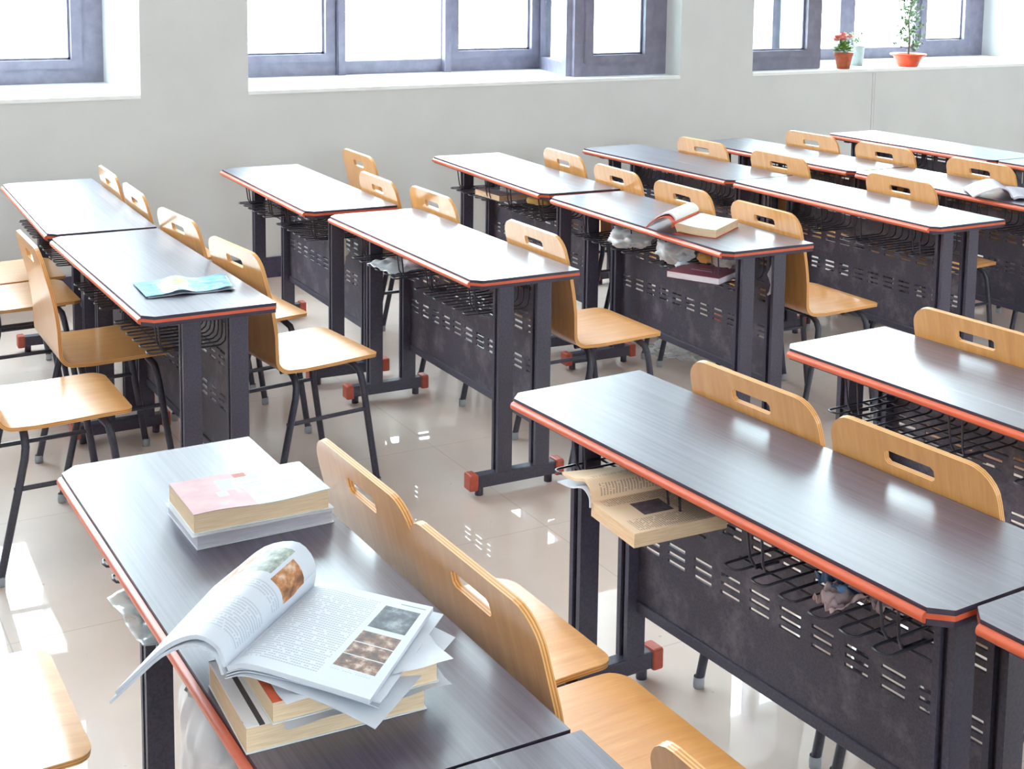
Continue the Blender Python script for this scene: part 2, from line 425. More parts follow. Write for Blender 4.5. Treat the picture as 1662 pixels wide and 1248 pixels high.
# ------------------------------------------------------------------ desk
L_, W_, CH = 1.272, 0.39, 0.031
ZT0 = 0.75
def top_poly(o=0.0, ch=CH):
    return [(W_ + o, o), (ch, o), (-o, -ch), (-o, -(L_ - ch)), (ch, -L_ - o), (W_ + o, -L_ - o)]
def make_desk():
    root = thing('school_desk', 'desk', 'desk')
    mb = MB(); p = top_poly()
    mb.prism(p[::-1], ZT0 - .0095, ZT0, 0, 1)
    mb.build('tabletop', ['laminate', 'laminate_edge'], root)
    mb = MB(); mb.prism(top_poly(.0005)[::-1], ZT0 - .0185, ZT0 - .0095)
    # rounded nose along the sitting side
    prof = [(-.0008 - .010 * math.sin(PI * k / 8), ZT0 - .0165 + .0098 * math.cos(PI * k / 8)) for k in range(9)]
    rows = [[(x, y, z) for (x, z) in prof] for y in (-CH, -(L_ - CH))]
    mb.grid(rows)
    for y in (-CH, -(L_ - CH)):
        mb.add([(x, y, z) for x, z in prof], [list(range(9)) if y < -.5 else list(range(9))[::-1]])
    mb.build('edge_band', 'band', root)
    mb = MB(); mb.prism(top_poly(-.001)[::-1], ZT0 - .030, ZT0 - .0185); mb.build('underside_board', 'laminate_edge', root)
    for yb in (-.10, -(L_ - .10)):
        fo = MB(); fo.box((.055, yb - .02, .028), (W_ - .025, yb + .02, .072), 0, .004)
        for xx in (.075, W_ - .05): fo.lathe([(.0, .0), (.014, .0), (.014, .03)], 10, 0, (xx, yb, 0))
        foot = fo.build('foot_bar', 'metal', root)
        for xa, xb in ((.03, .062), (W_ - .032, W_)):
            cp = MB(); cp.box((xa, yb - .026, .022), (xb, yb + .026, .078), 0, .006)
            cp.build('end_cap', 'cap', foot)
        for (xa, xb) in ((.132, .186), (.276, .330)):
            # upright of square tube with a groove on the sitting side
            y0, y1 = yb - .022, yb + .022
            pl = [(xa, y0), (xb, y0), (xb, y1), (xa, y1), (xa, yb + .008), (xa + .012, yb + .008), (xa + .012, yb - .008), (xa, yb - .008)]
            po = MB(); po.prism(pl, .07, ZT0 - .028); po.build('post', 'metal', root)
        br = MB(); br.box((.07, yb - .02, ZT0 - .05), (W_ - .03, yb + .02, ZT0 - .030)); br.build('top_bracket', 'metal', root)
    # modesty panel with slot groups
    xa, xb = .306, .312
    ya, yb_ = -.122, -(L_ - .122)
    ln = abs(yb_ - ya); ng = 11; pitch = ln / ng; sl = .062
    ys = [ya]
    for k in range(ng):
        c_ = ya - pitch * (k + .5); ys += [c_ + sl / 2, c_ - sl / 2]
    ys.append(yb_)
    zs = [.215]
    for zc in (.385, .525, .665):
        for dz in (-.0205, 0, .0205): zs += [zc + dz - .0042, zc + dz + .0042]
    zs.append(ZT0 - .03)
    mb = MB()
    for x, fl in ((xa, False), (xb, True)):
        vs = [(x, y, z) for z in zs for y in ys]; n_ = len(ys); fs = []
        for i in range(len(zs) - 1):
            for j in range(n_ - 1):
                if i % 2 == 1 and j % 2 == 1: continue
                f = (i * n_ + j, i * n_ + j + 1, (i + 1) * n_ + j + 1, (i + 1) * n_ + j); fs.append(f[::-1] if fl else f)
        mb.add(vs, fs)
    for i in range(1, len(zs) - 1, 2):
        for j in range(1, len(ys) - 1, 2):
            q = [(ys[j], zs[i]), (ys[j + 1], zs[i]), (ys[j + 1], zs[i + 1]), (ys[j], zs[i + 1])]
            mb.add([(x, y, z) for x in (xa, xb) for (y, z) in q], [(0, 4, 5, 1), (1, 5, 6, 2), (2, 6, 7, 3), (3, 7, 4, 0)])
    mb.build('modesty_panel', 'panel', root)
    mb = MB(); mb.box((.300, yb_, .192), (.332, ya, .220), 0, .003); mb.build('lower_rail', 'metal', root)
    # two wire baskets under the top
    for (ba, bb) in ((.12, .575), (.70, 1.155)):
        mb = MB(); r = .0030; n_ = 6; pt = (bb - ba) / n_; zb = .600
        for k in range(n_):
            y1 = -(ba + pt * k + .006); y2 = -(ba + pt * k + .044)
            def side(y): return [(.284, y, .716), (.284, y, .63), (.280, y, .612), (.268, y, .602), (.255, y, zb), (.16, y, zb), (.062, y, zb)]
            loop = side(y1) + [(.052, y1 - .004, zb), (.049, (y1 + y2) / 2, zb), (.052, y2 + .004, zb)] + side(y2)[::-1]
            mb.tube(loop, r, 5)
        for x in (.11, .19, .255): mb.tube([(x, -ba + .01, zb - .005), (x, -bb - .01, zb - .005)], r, 5)
        for x, z in ((.284, .66),): mb.tube([(x + .004, -ba + .01, z), (x + .004, -bb - .01, z)], r, 5)
        for yc in (-(ba + .06), -(bb - .06)):
            mb.tube([(.075, yc - .022, .722), (.088, yc - .018, .62), (.10, yc - .014, .596), (.16, yc - .014, .595)], r, 5)
            mb.tube([(.075, yc + .022, .722), (.088, yc + .018, .62), (.10, yc + .014, .596), (.16, yc + .014, .595)], r, 5)
        mb.build('wire_basket', 'wire', root)
    return root

# ------------------------------------------------------------------ chair: bent plywood shell on a tube frame
def chair_profile():
    ctl = [(-.057, .838), (-.051, .815), (-.044, .785), (-.034, .745), (-.020, .69), (-.009, .63), (-.002, .57), (0, .53), (0, .50)]
    for k in range(1, 8):
        a = PI + k / 8 * PI / 2; ctl.append((.045 + .045 * math.cos(a), .495 + .045 * math.sin(a)))
    ctl += [(.045, .450), (.10, .447), (.20, .449), (.30, .453), (.345, .453), (.378, .449)]
    return [Vector((x, 0, z)) for x, z in ctl]
def make_chair():
    root = thing('plywood_chair', 'chair', 'chair')
    ctl = chair_profile(); acc = [0.0]
    for i in range(1, len(ctl)): acc.append(acc[-1] + (ctl[i] - ctl[i - 1]).length)
    TOT = acc[-1]; sb = acc[8]
    def at(s):
        for i in range(1, len(acc)):
            if s <= acc[i] + 1e-9:
                f = (s - acc[i - 1]) / (acc[i] - acc[i - 1]); return ctl[i - 1].lerp(ctl[i], f)
        return ctl[-1].copy()
    def frm(s):
        t_ = (at(min(s + .008, TOT)) - at(max(s - .008, 0))).normalized()
        return at(s), Vector((-t_.z, 0, t_.x)) if False else Vector((-t_.z, 0, t_.x))
    HW, r, rf = .212, .060, .040
    hs = .202
    def hw(s):
        h = HW - (HW - hs) * max(0, (s - sb) / (TOT - sb)) - .004 * max(0, 1 - s / .25)
        if s < r: h = h - r + math.sqrt(max(r * r - (r - s) ** 2, 0))
        if s > TOT - rf: h = h - rf + math.sqrt(max(rf * rf - (rf - (TOT - s)) ** 2, 0))
        return h
    rows = [r * (1 - math.cos(PI / 2 * k / 6)) for k in range(5)] + [.040, .046, .064, .070, .085, .11, .15, .19, .23, .27, sb]
    ib = len(rows) - 1
    rows += [acc[i] for i in range(9, 17)] + [sb + (TOT - sb) * f for f in (.32, .45, .6, .75, .86)]
    rows += [TOT - rf + rf * math.sin(PI / 2 * k / 6) for k in range(7)]
    cols = [-1, -.86, -.66, -.45, -.30, -.265, -.13, 0, .13, .265, .30, .45, .66, .86, 1]
    th = .006
    for part, ra, rb in (('backrest', 0, ib), ('seat', ib, len(rows) - 1)):
        mb = MB(); nc = len(cols)
        A = []; B = []
        UVs = []
        for i in range(ra, rb + 1):
            p, nrm = frm(rows[i]); h = hw(rows[i]); h = max(h, .001)
            for c_ in cols:
                dish = 0.0
                q = Vector((p.x, c_ * h, p.z))
                A.append(q + nrm * th); B.append(q - nrm * th); UVs.append((c_ * h * 2, rows[i] * 2))
        faces = []
        r0, r1 = 5, 8
        for i in range(rb - ra):
            gi = i + ra
            for j in range(nc - 1):
                a, b, c2, d2 = i * nc + j, i * nc + j + 1, (i + 1) * nc + j + 1, (i + 1) * nc + j
                if part == 'backrest' and r0 <= gi < r1 and 4 <= j < 10:
                    if gi == r0 and j == 4: faces.append((a, b, d2))
                    elif gi == r0 and j == 9: faces.append((a, b, c2))
                    elif gi == r1 - 1 and j == 4: faces.append((a, c2, d2))
                    elif gi == r1 - 1 and j == 9: faces.append((b, c2, d2))
                    continue
                faces.append((a, b, c2, d2))
        mb.add(A, [f for f in faces], 0, True, UVs); mb.add(B, [f[::-1] for f in faces], 0, True, UVs)
        cnt = {}
        for f in faces:
            for k in range(len(f)): cnt.setdefault(frozenset((f[k], f[(k + 1) % len(f)])), []).append((f[k], f[(k + 1) % len(f)]))
        split = ib - ra
        for ed, lst in cnt.items():
            if len(lst) != 1: continue
            a, b = lst[0]
            if a // nc == split and b // nc == split: continue
            for k in range(5):
                f0, f1 = k / 5, (k + 1) / 5
                mb.add([A[a].lerp(B[a], f0), A[a].lerp(B[a], f1), A[b].lerp(B[b], f1), A[b].lerp(B[b], f0)], [(0, 1, 2, 3)], 1 + k % 2)
        mb.build(part, ['ply', 'ply_light', 'ply_dark'], root)
    # frame
    for sx, xt, xf in ((0, .075, -.005), (1, .295, .368)):
        for sy in (-1, 1):
            mb = MB(); xl = xt + (.0 if sx == 0 else .012)
            leg = [(xt, sy * .06, .430), (xt, sy * .13, .430), (xt, sy * .158, .426), (xl, sy * .178, .412), (xl + (.004 if sx else 0), sy * .190, .388), (xl + (.01 if sx else -.004), sy * .193, .355),
                   (xf, sy * .197, .012)]
            mb.tube(leg, .0115, 10); lo = mb.build('leg', 'tube', root)
            g = MB(); g.lathe([(0, 0), (.0135, 0), (.0145, .012), (.0130, .028)], 12, 0, (xf, sy * .197, 0)); g.build('glide', 'glide', lo)
    for sy in (-1, 1):
        mb = MB(); y = sy * .194; mb.tube([(.040, y, .27), (.328, y, .275)], .0075, 8); mb.build('stretcher', 'tube', root)
    mb = MB()
    for xt in (.075, .295): mb.tube([(xt, -.065, .430), (xt, .065, .430)], .0115, 8)
    for sy in (-1, 1): mb.tube([(.05, sy * .125, .428), (.33, sy * .125, .432)], .009, 8)
    mb.build('seat_support', 'tube', root)
    return root

# ------------------------------------------------------------------ place desks
DESKS = {  # left edge x, far end y, turn, label, group
 'P': (.502, 2.700, .011, 'dark desk carrying two stacks of textbooks, one under an open textbook'),
 'P2': (.528, 1.4245, .0, 'dark desk at the bottom edge, end to end with the desk holding book stacks'),
 'Q': (1.516, 2.701, .055, 'bare dark desk with an open cream book and crumpled tissues in its wire baskets'),
 'Q2': (1.628, 1.4255, .04, 'dark desk cut off by the frame, abutting the desk with tissues in its basket'),
 'R': (2.372, 2.736, .046, 'dark desk with empty wire baskets and glare-whitened far end, behind the two touching chairs'),
 'A1': (.974, 6.357, -.031, 'bare desk by the window wall, end to end with the desk holding a blue leaflet'),
 'A2': (.933, 5.040, .008, 'dark desk with a crumpled blue leaflet on top'),
 'B1': (1.981, 6.389, -.030, 'white-gleaming desk by the wall with a white tissue hanging from its basket'),
 'B2': (1.990, 5.019, -.007, 'white-gleaming desk with a clear plastic sheet in its basket and red-capped feet in view'),
 'C1': (3.100, 6.356, -.060, 'gleaming desk by the wall with a cream book and yellow packet in its basket'),
 'C2': (3.010, 5.017, -.020, 'dark desk with an open cream book on top and a maroon book in its basket'),
 'D1': (3.989, 6.308, .020, 'bluish dark bare desk by the wall, end to end with a white-gleaming desk'),
 'D2': (4.016, 5.031, -.001, 'white-gleaming bare desk directly behind the desk with the open cream book'),
 'E1': (4.730, 6.284, .020, 'gleaming bare desk by the wall, in the row just before the frontmost desks'),
 'E2': (4.745, 5.000, .0, 'desk at the frame edge with a dark open book on top'),
 'F1': (5.720, 6.260, .0, 'frontmost desk by the wall, white with glare, beyond all other rows'),
 'Z1': (-.115, 6.357, .0, 'dark desk added outside the frame by the wall, next to the pale chair seats'),  # Z desks: unseen, added to block window reflections in the floor
 'Z2': (-.115, 5.040, .0, 'dark desk added outside the frame, next to the chair showing only its honey seat'),
 'Z3': (-.420, 2.700, .0, 'dark desk added outside the frame, next to the corner chair'),
 'F2': (5.725, 4.978, .0, 'frontmost desk at the frame edge, end to end with the glare-white frontmost desk'),
}
desk0 = make_desk(); first = True
for k, (x, y, t_, lab) in DESKS.items():
    o = desk0 if first else copy_tree(desk0); first = False
    o.location = (x, y, 0); o.rotation_euler = (0, 0, t_); o['label'] = lab; o['group'] = 'classroom desks'

# ------------------------------------------------------------------ place chairs  (x of the shell's bend, centre y, turn, label)
def beside(d, yc, out=.055):
    x, y, t_, _ = DESKS[d]
    return x + W_ + math.sin(t_) * (y - yc) + out, yc, t_
CHAIRS = [
 (*beside('A1', 5.98), 'plywood chair at the wall end of the far desk in the leaflet row'),
 (*beside('A1', 5.46), 'plywood chair second from the wall in the leaflet row'),
 (*beside('A2', 4.84, .065)[:2], .08, 'plywood chair third from the wall, behind the far half of the leaflet desk'),
 (*beside('A2', 4.235, .075)[:2], .10, 'plywood chair behind the blue leaflet with a glare-white seat'),
 (2.61, 6.05, -.03, 'tall-looking plywood chair by the wall behind the desk with the hanging tissue'),
 (*beside('B1', 5.335), 'plywood chair overlapping the one by the wall behind the hanging-tissue desk'),
 (*beside('B2', 4.885), 'plywood chair behind the far half of the desk holding a plastic sheet'),
 (*beside('B2', 4.06), 'plywood chair with honey seat at the aisle end of the plastic-sheet desk'),
 (*beside('C1', 5.66, .08), 'plywood chair behind the gleaming desk with the yellow packet in its basket'),
 (*beside('C1', 5.10), 'plywood chair at the seam between the yellow-packet desk and the open-book desk'),
 (*beside('C2', 4.575), 'plywood chair behind the curled pages of the open cream book'),
 (*beside('C2', 4.03), 'plywood chair with honey seat at the aisle end of the open red-covered book’s desk'),
 (*beside('D1', 5.76), 'plywood chair behind the bluish desk by the wall'),
 (*beside('D1', 5.155), 'plywood chair at the seam of the bluish desk and its white-gleaming neighbour'),
 (*beside('D2', 4.347), 'plywood chair behind the middle of the white-gleaming bare desk'),
 (*beside('E1', 5.742), 'plywood chair below the flower pot, closest to the window wall'),
 (*beside('E1', 5.196), 'plywood chair second from the wall in the row before the frontmost desks'),
 (*beside('E2', 4.555), 'plywood chair behind the desk with the dark open book'),
 (*beside('P', 2.195, .085), 'plywood chair beside the closed pink and white book stack'),
 (*beside('P', 1.760, .075), 'plywood chair beside the open textbook with printed pictures'),
 (.970, 1.062, 0.0, 'plywood chair whose rounded back corner peeks in at the bottom edge'),
 (*beside('Q', 2.322, .050), 'plywood chair, farther of two touching chairs behind the bare dark desk'),
 (*beside('Q', 1.868, .050), 'plywood chair, nearer of two touching chairs behind the bare dark desk'),
 (*beside('R', 2.450, .055), 'plywood chair at the frame edge behind the desk with empty wire baskets'),
 (.835, 4.615, 0.0, 'plywood chair pushed under the sitting side of the blue leaflet desk'),
 (.56, 4.075, .0, 'chair showing only its honey seat, before the one pushed under the blue leaflet desk'),
 (.70, 5.435, .0, 'pale glare-lit chair seat beside the seam of the two leaflet-row desks'),
 (.735, 5.88, .0, 'pale seat of a chair by the window wall, behind another pale seat'),
 (.068, 2.357, .0, 'chair with only a pale seat showing in the bottom corner, facing the book stacks'),
]
chair0 = make_chair(); first = True
for (x, y, t_, lab) in CHAIRS:
    o = chair0 if first else copy_tree(chair0); first = False
    o.location = (x, y, 0); o.rotation_euler = (0, 0, t_); o['label'] = lab; o['group'] = 'plywood classroom chairs'
    o.scale = (1, 1, 1.015 if 'beside the' in lab and ('stack' in lab or 'textbook' in lab) else 1)

# ------------------------------------------------------------------ books
def closed_book(name, label, loc, rotz, w, d, t_, cover, edge='page_edge', warp=0.0, cover_t=.0012, bottom=None, group=None, lip=.003):
    """lies flat; local x = w, y = d; spine on the far (+y) side"""
    root = thing(name, label, 'book', loc, rotz, group)
    nx, ny = 14, 8
    def zz(u, v): return warp * (math.sin(u * PI * 2.2 + .6) * (1 - v) * .6 + .5 * (1 - v) * (u - .5))
    def slab(nm, x0, x1, y0, y1, za, zb, mats, wa=0., wb=0., mtop=0):
        mb = MB(); T = []; Bm = []; UV = []
        for i in range(ny + 1):
            T.append([]); Bm.append([]); UV.append([])
            for j in range(nx + 1):
                u, v = j / nx, i / ny; x = x0 + (x1 - x0) * u; y = y0 + (y1 - y0) * v
                T[-1].append((x, y, zb + wb * zz(u, v))); Bm[-1].append((x, y, za + wa * zz(u, v))); UV[-1].append((u, v))
        mb.grid(T, mtop, True, UV); mb.grid([r[::-1] for r in Bm], mtop, True, [r[::-1] for r in UV])
        ms = len(mats) - 1
        mb.grid([Bm[0], T[0]], ms, False); mb.grid([T[-1], Bm[-1]], ms, False)
        mb.grid([[r[0] for r in T], [r[0] for r in Bm]], ms, False); mb.grid([[r[-1] for r in Bm], [r[-1] for r in T]], ms, False)
        return mb.build(nm, mats, root)
    slab('page_block', 0, w - lip, lip, d - .002, cover_t, t_ - cover_t, [edge], 0, 1)
    slab('back_cover', -lip * .5, w, 0, d, 0, cover_t, [bottom or 'cover_white'])
    slab('front_cover', -.001, w, lip * .3, d, t_ - cover_t, t_, [cover], 1, 1)
    mb = MB(); mb.box((0, d - .002, .0), (w, d + .0008, t_)); mb.build('spine', bottom or cover, root)
    return root

M = MT['cover_pink'] = mat('pink and white printed cover', srgb(232, 196, 198), 0.5, 0, 0.3); t = NT(M)
uvn = t.coords('UV'); sp = t.new('ShaderNodeSeparateXYZ'); t.l.new(uvn, sp.inputs[0]); x_, y_ = sp.outputs[0], sp.outputs[1]
col = t.ramp(t.noise(uvn, 4, 4), (0.35, srgb(178, 134, 140)), (0.65, srgb(196, 154, 156)))
wht = t.ramp(t.noise(uvn, 5, 4), (0.4, srgb(180, 190, 196)), (0.6, srgb(198, 204, 208)))
col = t.mix(rect(t, x_, y_, .46, 1.1, -.1, 1.1), col, wht)
col = t.mix(rect(t, x_, y_, .30, .62, .52, .84), col, srgb(172, 186, 190))
col = t.mix(rect(t, x_, y_, .25, .33, .36, .50), col, srgb(174, 182, 188))
col = t.mix(rect(t, x_, y_, .455, .55, .84, .96), col, srgb(168, 80, 58))
col = t.mix(rect(t, x_, y_, .22, .27, .10, .18), col, srgb(166, 160, 172))
spl = t.math('MULTIPLY', rect(t, x_, y_, .40, .62, .42, .74), t.math('GREATER_THAN', t.noise(uvn, 14, 3), .5))
col = t.mix(spl, col, srgb(222, 224, 226)); t.color(col)

closed_book('textbook', 'white textbook at the bottom of the two-book stack beside the chair back', (.634, 2.199, .7505), .012, .250, .178, .027, 'cover_white', 'page_edge_white')
closed_book('textbook', 'pink and white covered textbook on top of the closed two-book stack', (.629, 2.200, .7795), -.008, .246, .160, .034, 'cover_pink', 'page_edge', warp=.004)
sh = MB(); sh.grid([[(.622 + .252 * j / 12, 2.190 + .17 * i / 4, .7785 + .0006 * math.sin(j * .9)) for j in range(13)] for i in range(5)]); 
tag(sh.build('loose_sheet', 'white_paper'), 'white loose sheet sticking out between the two closed textbooks', 'paper')
M = MT['cover_thick'] = mat('white cover with dark stripe', srgb(228, 224, 226), 0.3); t = NT(M)
uvn = t.coords('UV'); sp = t.new('ShaderNodeSeparateXYZ'); t.l.new(uvn, sp.inputs[0])
t.color(t.mix(rect(t, sp.outputs[0], sp.outputs[1], .07, .10, -.1, 1.1), srgb(228, 224, 226), srgb(70, 66, 72)))
closed_book('textbook', 'thick cream-edged textbook at the bottom of the stack under the open textbook', (.513, 1.575, .7505), -.04, .248, .185, .036, 'cover_thick', 'page_edge')
M = MT['cover_orange'] = mat('red orange cover with grey emblem', srgb(206, 92, 66), 0.25); t = NT(M)
uvn = t.coords('UV'); sp = t.new('ShaderNodeSeparateXYZ'); t.l.new(uvn, sp.inputs[0])
c_ = t.ramp(t.noise(uvn, 4, 3), (0.35, srgb(190, 72, 50)), (0.65, srgb(224, 120, 88)))
t.color(t.mix(rect(t, sp.outputs[0], sp.outputs[1], .30, .42, .15, .26), c_, srgb(150, 150, 158)))
closed_book('textbook', 'red orange covered textbook squeezed between the thick book and the open textbook', (.545, 1.565, .7875), -.02, .232, .165, .030, 'cover_orange', 'page_edge')
# wrinkled loose sheets between
def wrinkle(name, label, x0, x1, y0, y1, z, amp, seed, droop=0.0, matn='white_paper', rot=0.0):
    mb = MB(); nx, ny = 20, 16; rows = []
    cx_, cy_ = (x0 + x1) / 2, (y0 + y1) / 2
    for i in range(ny + 1):
        row = []
        for j in range(nx + 1):
            u, v = j / nx, i / ny; x = x0 + (x1 - x0) * u - cx_; y = y0 + (y1 - y0) * v - cy_
            e_ = min(u, 1 - u, v, 1 - v)
            zz = amp * noise.noise(Vector((u * 5 + seed, v * 5, seed))) * (1 - min(e_ * 4, 1) * .8)
            zz -= droop * max(0, .25 - v) ** 1.5 * 8 * .5
            row.append((x * math.cos(rot) - y * math.sin(rot) + cx_, x * math.sin(rot) + y * math.cos(rot) + cy_, z + zz))
        rows.append(row)
    mb.grid(rows); o = mb.build(name, matn); return tag(o, label, 'paper')
wrinkle('loose_sheet', 'crumpled white sheets poking out above the red orange textbook', .555, .790, 1.545, 1.735, .823, .006, 3.3)
wrinkle('loose_sheet', 'wrinkled white sheet between the thick cream-edged book and the red orange book', .556, .790, 1.548, 1.74, .7873, .004, 8.1)

# open textbook: left pages curl up and droop over the desk edge
blue_d = (srgb(64, 66, 78), srgb(96, 100, 110), srgb(150, 156, 162))
flower = (srgb(88, 72, 70), srgb(132, 100, 86), srgb(196, 170, 158))
tiger = (srgb(120, 82, 60), srgb(186, 128, 88), srgb(214, 190, 170))
green_ = (srgb(120, 128, 128), srgb(160, 166, 160), srgb(196, 206, 190))
MT['print_right'] = printed('printed page with plate column', srgb(204, 208, 219), srgb(120, 124, 138), 44,
    [((.66, .92, .64, .90), *blue_d), ((.66, .92, .47, .59), *flower), ((.66, .92, .335, .462), *flower), ((.66, .92, .20, .327), *flower), ((.74, .94, .945, .955), srgb(120, 140, 140), srgb(120, 140, 140), srgb(120, 140, 140))],
    dens=.5, text_in=[(.08, .62, .08, .92), (.66, .9, .165, .185)], chars=64)
MT['print_left'] = printed('printed page with three plates', srgb(204, 208, 219), srgb(120, 124, 140), 44,
    [((.10, .33, .62, .86), *tiger), ((.36, .55, .66, .92), *green_), ((.58, .80, .70, .92), *tiger), ((.62, .74, .42, .50), *green_)],
    dens=.38, text_in=[(.08, .90, .10, .40), (.10, .5, .5, .58)], chars=64)

def page_bundle(name, parent, curve, s0, s1, thick, mats, org, ax, ay, ns=12, flip=False, thin_end=1.0, uflip=False):
    """curve(s) -> [(u, z)] in the plane across the spine; ax across, ay along the spine; org on the spine"""
    T = []; Bm = []; UV = []
    for i in range(ns + 1):
        f = i / ns; s_ = s0 + (s1 - s0) * f; pts = curve(f); n_ = len(pts); rt = []; rb = []; ru = []
        for j, (u, z) in enumerate(pts):
            q = org + ay * s_ + ax * u; k = j / (n_ - 1)
            if 0 < j < n_ - 1: du, dz = pts[j + 1][0] - pts[j - 1][0], pts[j + 1][1] - pts[j - 1][1]
            elif j == 0: du, dz = pts[1][0] - pts[0][0], pts[1][1] - pts[0][1]
            else: du, dz = pts[-1][0] - pts[-2][0], pts[-1][1] - pts[-2][1]
            ll = math.hypot(du, dz) or 1; nu, nz_ = (dz / ll, -du / ll)
            tk = thick * (1 + (thin_end - 1) * k)
            qb = q + ax * (nu * tk); 
            rt.append(Vector((q.x, q.y, z))); rb.append(Vector((qb.x, qb.y, z + nz_ * tk))); ru.append((k, f))
        T.append(rt); Bm.append(rb); UV.append(ru)
    mb = MB(); mb.grid(T, 0, True, UV); mb.grid([r[::-1] for r in Bm], 1, True)
    mb.grid([T[0], Bm[0]], 1, False); mb.grid([Bm[-1], T[-1]], 1, False)
    mb.grid([[r[0] for r in T], [r[0] for r in Bm]], 1, False); mb.grid([[r[-1] for r in T], [r[-1] for r in Bm]], 1, False)
    return mb.build(name, mats, parent)

def smooth_curve(pts, n_=18):
    out = []
    P = [pts[0]] + list(pts) + [pts[-1]]
    seg = len(pts) - 1
    for k in range(n_ + 1):
        f = k / n_ * seg; i = min(int(f), seg - 1); t_ = f - i
        p0, p1, p2, p3 = P[i], P[i + 1], P[i + 2], P[i + 3]
        out.append(tuple(.5 * ((2 * p1[a]) + (-p0[a] + p2[a]) * t_ + (2 * p0[a] - 5 * p1[a] + 4 * p2[a] - p3[a]) * t_ ** 2 + (-p0[a] + 3 * p1[a] - 3 * p2[a] + p3[a]) * t_ ** 3) for a in (0, 1)))
    return out
def lerp_curve(a, b, f): return [(p[0] + (q[0] - p[0]) * f, p[1] + (q[1] - p[1]) * f) for p, q in zip(a, b)]

ob = thing('open_textbook', 'open white textbook with printed pictures, its pages drooping over the desk edge', 'book', (.60, 1.72, .828))
sp0 = Vector((.509, 1.645, 0)); sp1 = Vector((.690, 1.808, 0)); ay = (sp1 - sp0).normalized(); slen = (sp1 - sp0).length
axr = Vector((ay.y, -ay.x, 0)); zb = .8285
def rel(o):   # keep world coordinates although the parent sits at the book's base
    o.matrix_parent_inverse = Matrix.Translation(-Vector(o.parent.location)) @ Matrix.Identity(4); return o
right0 = smooth_curve([(0, zb + .008), (.03, zb + .018), (.09, zb + .014), (.15, zb + .008), (.205, zb + .002)])
right1 = smooth_curve([(0, zb + .008), (.03, zb + .020), (.09, zb + .016), (.15, zb + .012), (.192, zb + .010)])
rel(page_bundle('right_pages', ob, lambda f: lerp_curve(right0, right1, f), 0, slen, .007, ['print_right', 'white_paper'], sp0, axr, ay))
for k, (du, dz, rt_) in enumerate(((.012, -.008, .05), (.006, -.0115, .09), (.016, -.014, -.04))):
    ay2 = Matrix.Rotation(rt_, 3, 'Z') @ ay; ax2 = Vector((ay2.y, -ay2.x, 0))
    c0 = [(u * (1 + du * 4), z + dz - .014 * max(0, (u / .2)) ** 3 * (k * .5)) for u, z in right0]
    rel(page_bundle('loose_page', ob, lambda f, c0=c0: c0, -.002 * k, slen + .004, .0012, ['white_paper', 'white_paper'], sp0, ax2, ay2))
axl = -axr
left0 = smooth_curve([(0, zb + .008), (.012, zb + .034), (.045, zb + .044), (.09, zb + .022), (.135, zb - .022), (.172, zb - .060)])
left1 = smooth_curve([(0, zb + .008), (-.006, zb + .046), (.022, zb + .074), (.075, zb + .060), (.125, zb + .018), (.165, zb - .018)])
rel(page_bundle('left_pages', ob, lambda f: lerp_curve(left0, left1, f), 0, slen, .006, ['print_left', 'white_paper'], sp0, axl, ay, flip=True))
left0b = [(u * 1.03 + .002, z - .010 - .004 * j / 18) for j, (u, z) in enumerate(left0)]
left1b = [(u * 1.03, z - .010) for u, z in left1]
rel(page_bundle('left_underpages', ob, lambda f: lerp_curve(left0b, left1b, f), -.003, slen, .004, ['white_paper', 'white_paper'], sp0, axl, ay, flip=True))

# open cream book in the desk basket
MT['print_cream'] = printed('cream page with dark plate', srgb(238, 206, 176), srgb(120, 92, 90), 40,
    [((.40, .70, .30, .62), srgb(84, 68, 76), srgb(100, 84, 90), srgb(120, 104, 108))], dens=.75, text_in=[(.06, .95, .66, .93), (.06, .36, .08, .93), (.74, .95, .08, .93)], chars=60)
MT['print_cream_b'] = printed('cream page with short columns', srgb(238, 208, 178), srgb(124, 96, 94), 30, dens=.65, text_in=[(.10, .34, .1, .9), (.5, .66, .1, .9)], chars=50)
cb = thing('open_book', 'open cream-paged book resting in the wire basket under the bare dark desk', 'book', (1.59, 2.21, .606))
bo = Vector((1.490, 2.290, 0)); cay = Vector((1, -.03, 0)).normalized(); cax = Vector((-.03, -1, 0)).normalized(); z0 = .606
cr = smooth_curve([(0, z0 + .036), (.03, z0 + .035), (.09, z0 + .033), (.165, z0 + .031)])
rel(page_bundle('right_pages', cb, lambda f: cr, 0, .225, .030, ['print_cream', 'page_edge'], bo, cax, cay))
cl0 = smooth_curve([(0, z0 + .036), (.004, z0 + .062), (.03, z0 + .075), (.075, z0 + .062), (.125, z0 + .058)])
cl1 = smooth_curve([(0, z0 + .036), (.004, z0 + .060), (.03, z0 + .073), (.075, z0 + .060), (.125, z0 + .040)])
rel(page_bundle('left_pages', cb, lambda f: lerp_curve(cl0, cl1, f), 0, .225, .006, ['print_cream_b', 'page_edge'], bo, -cax, cay, flip=True))
cl2 = [(u * 1.1, z - .012 - .012 * (j / 18)) for j, (u, z) in enumerate(cl0)]
rel(page_bundle('left_underpages', cb, lambda f: cl2, -.004, .222, .003, ['white_paper', 'page_edge_white'], bo, -cax, cay, flip=True))

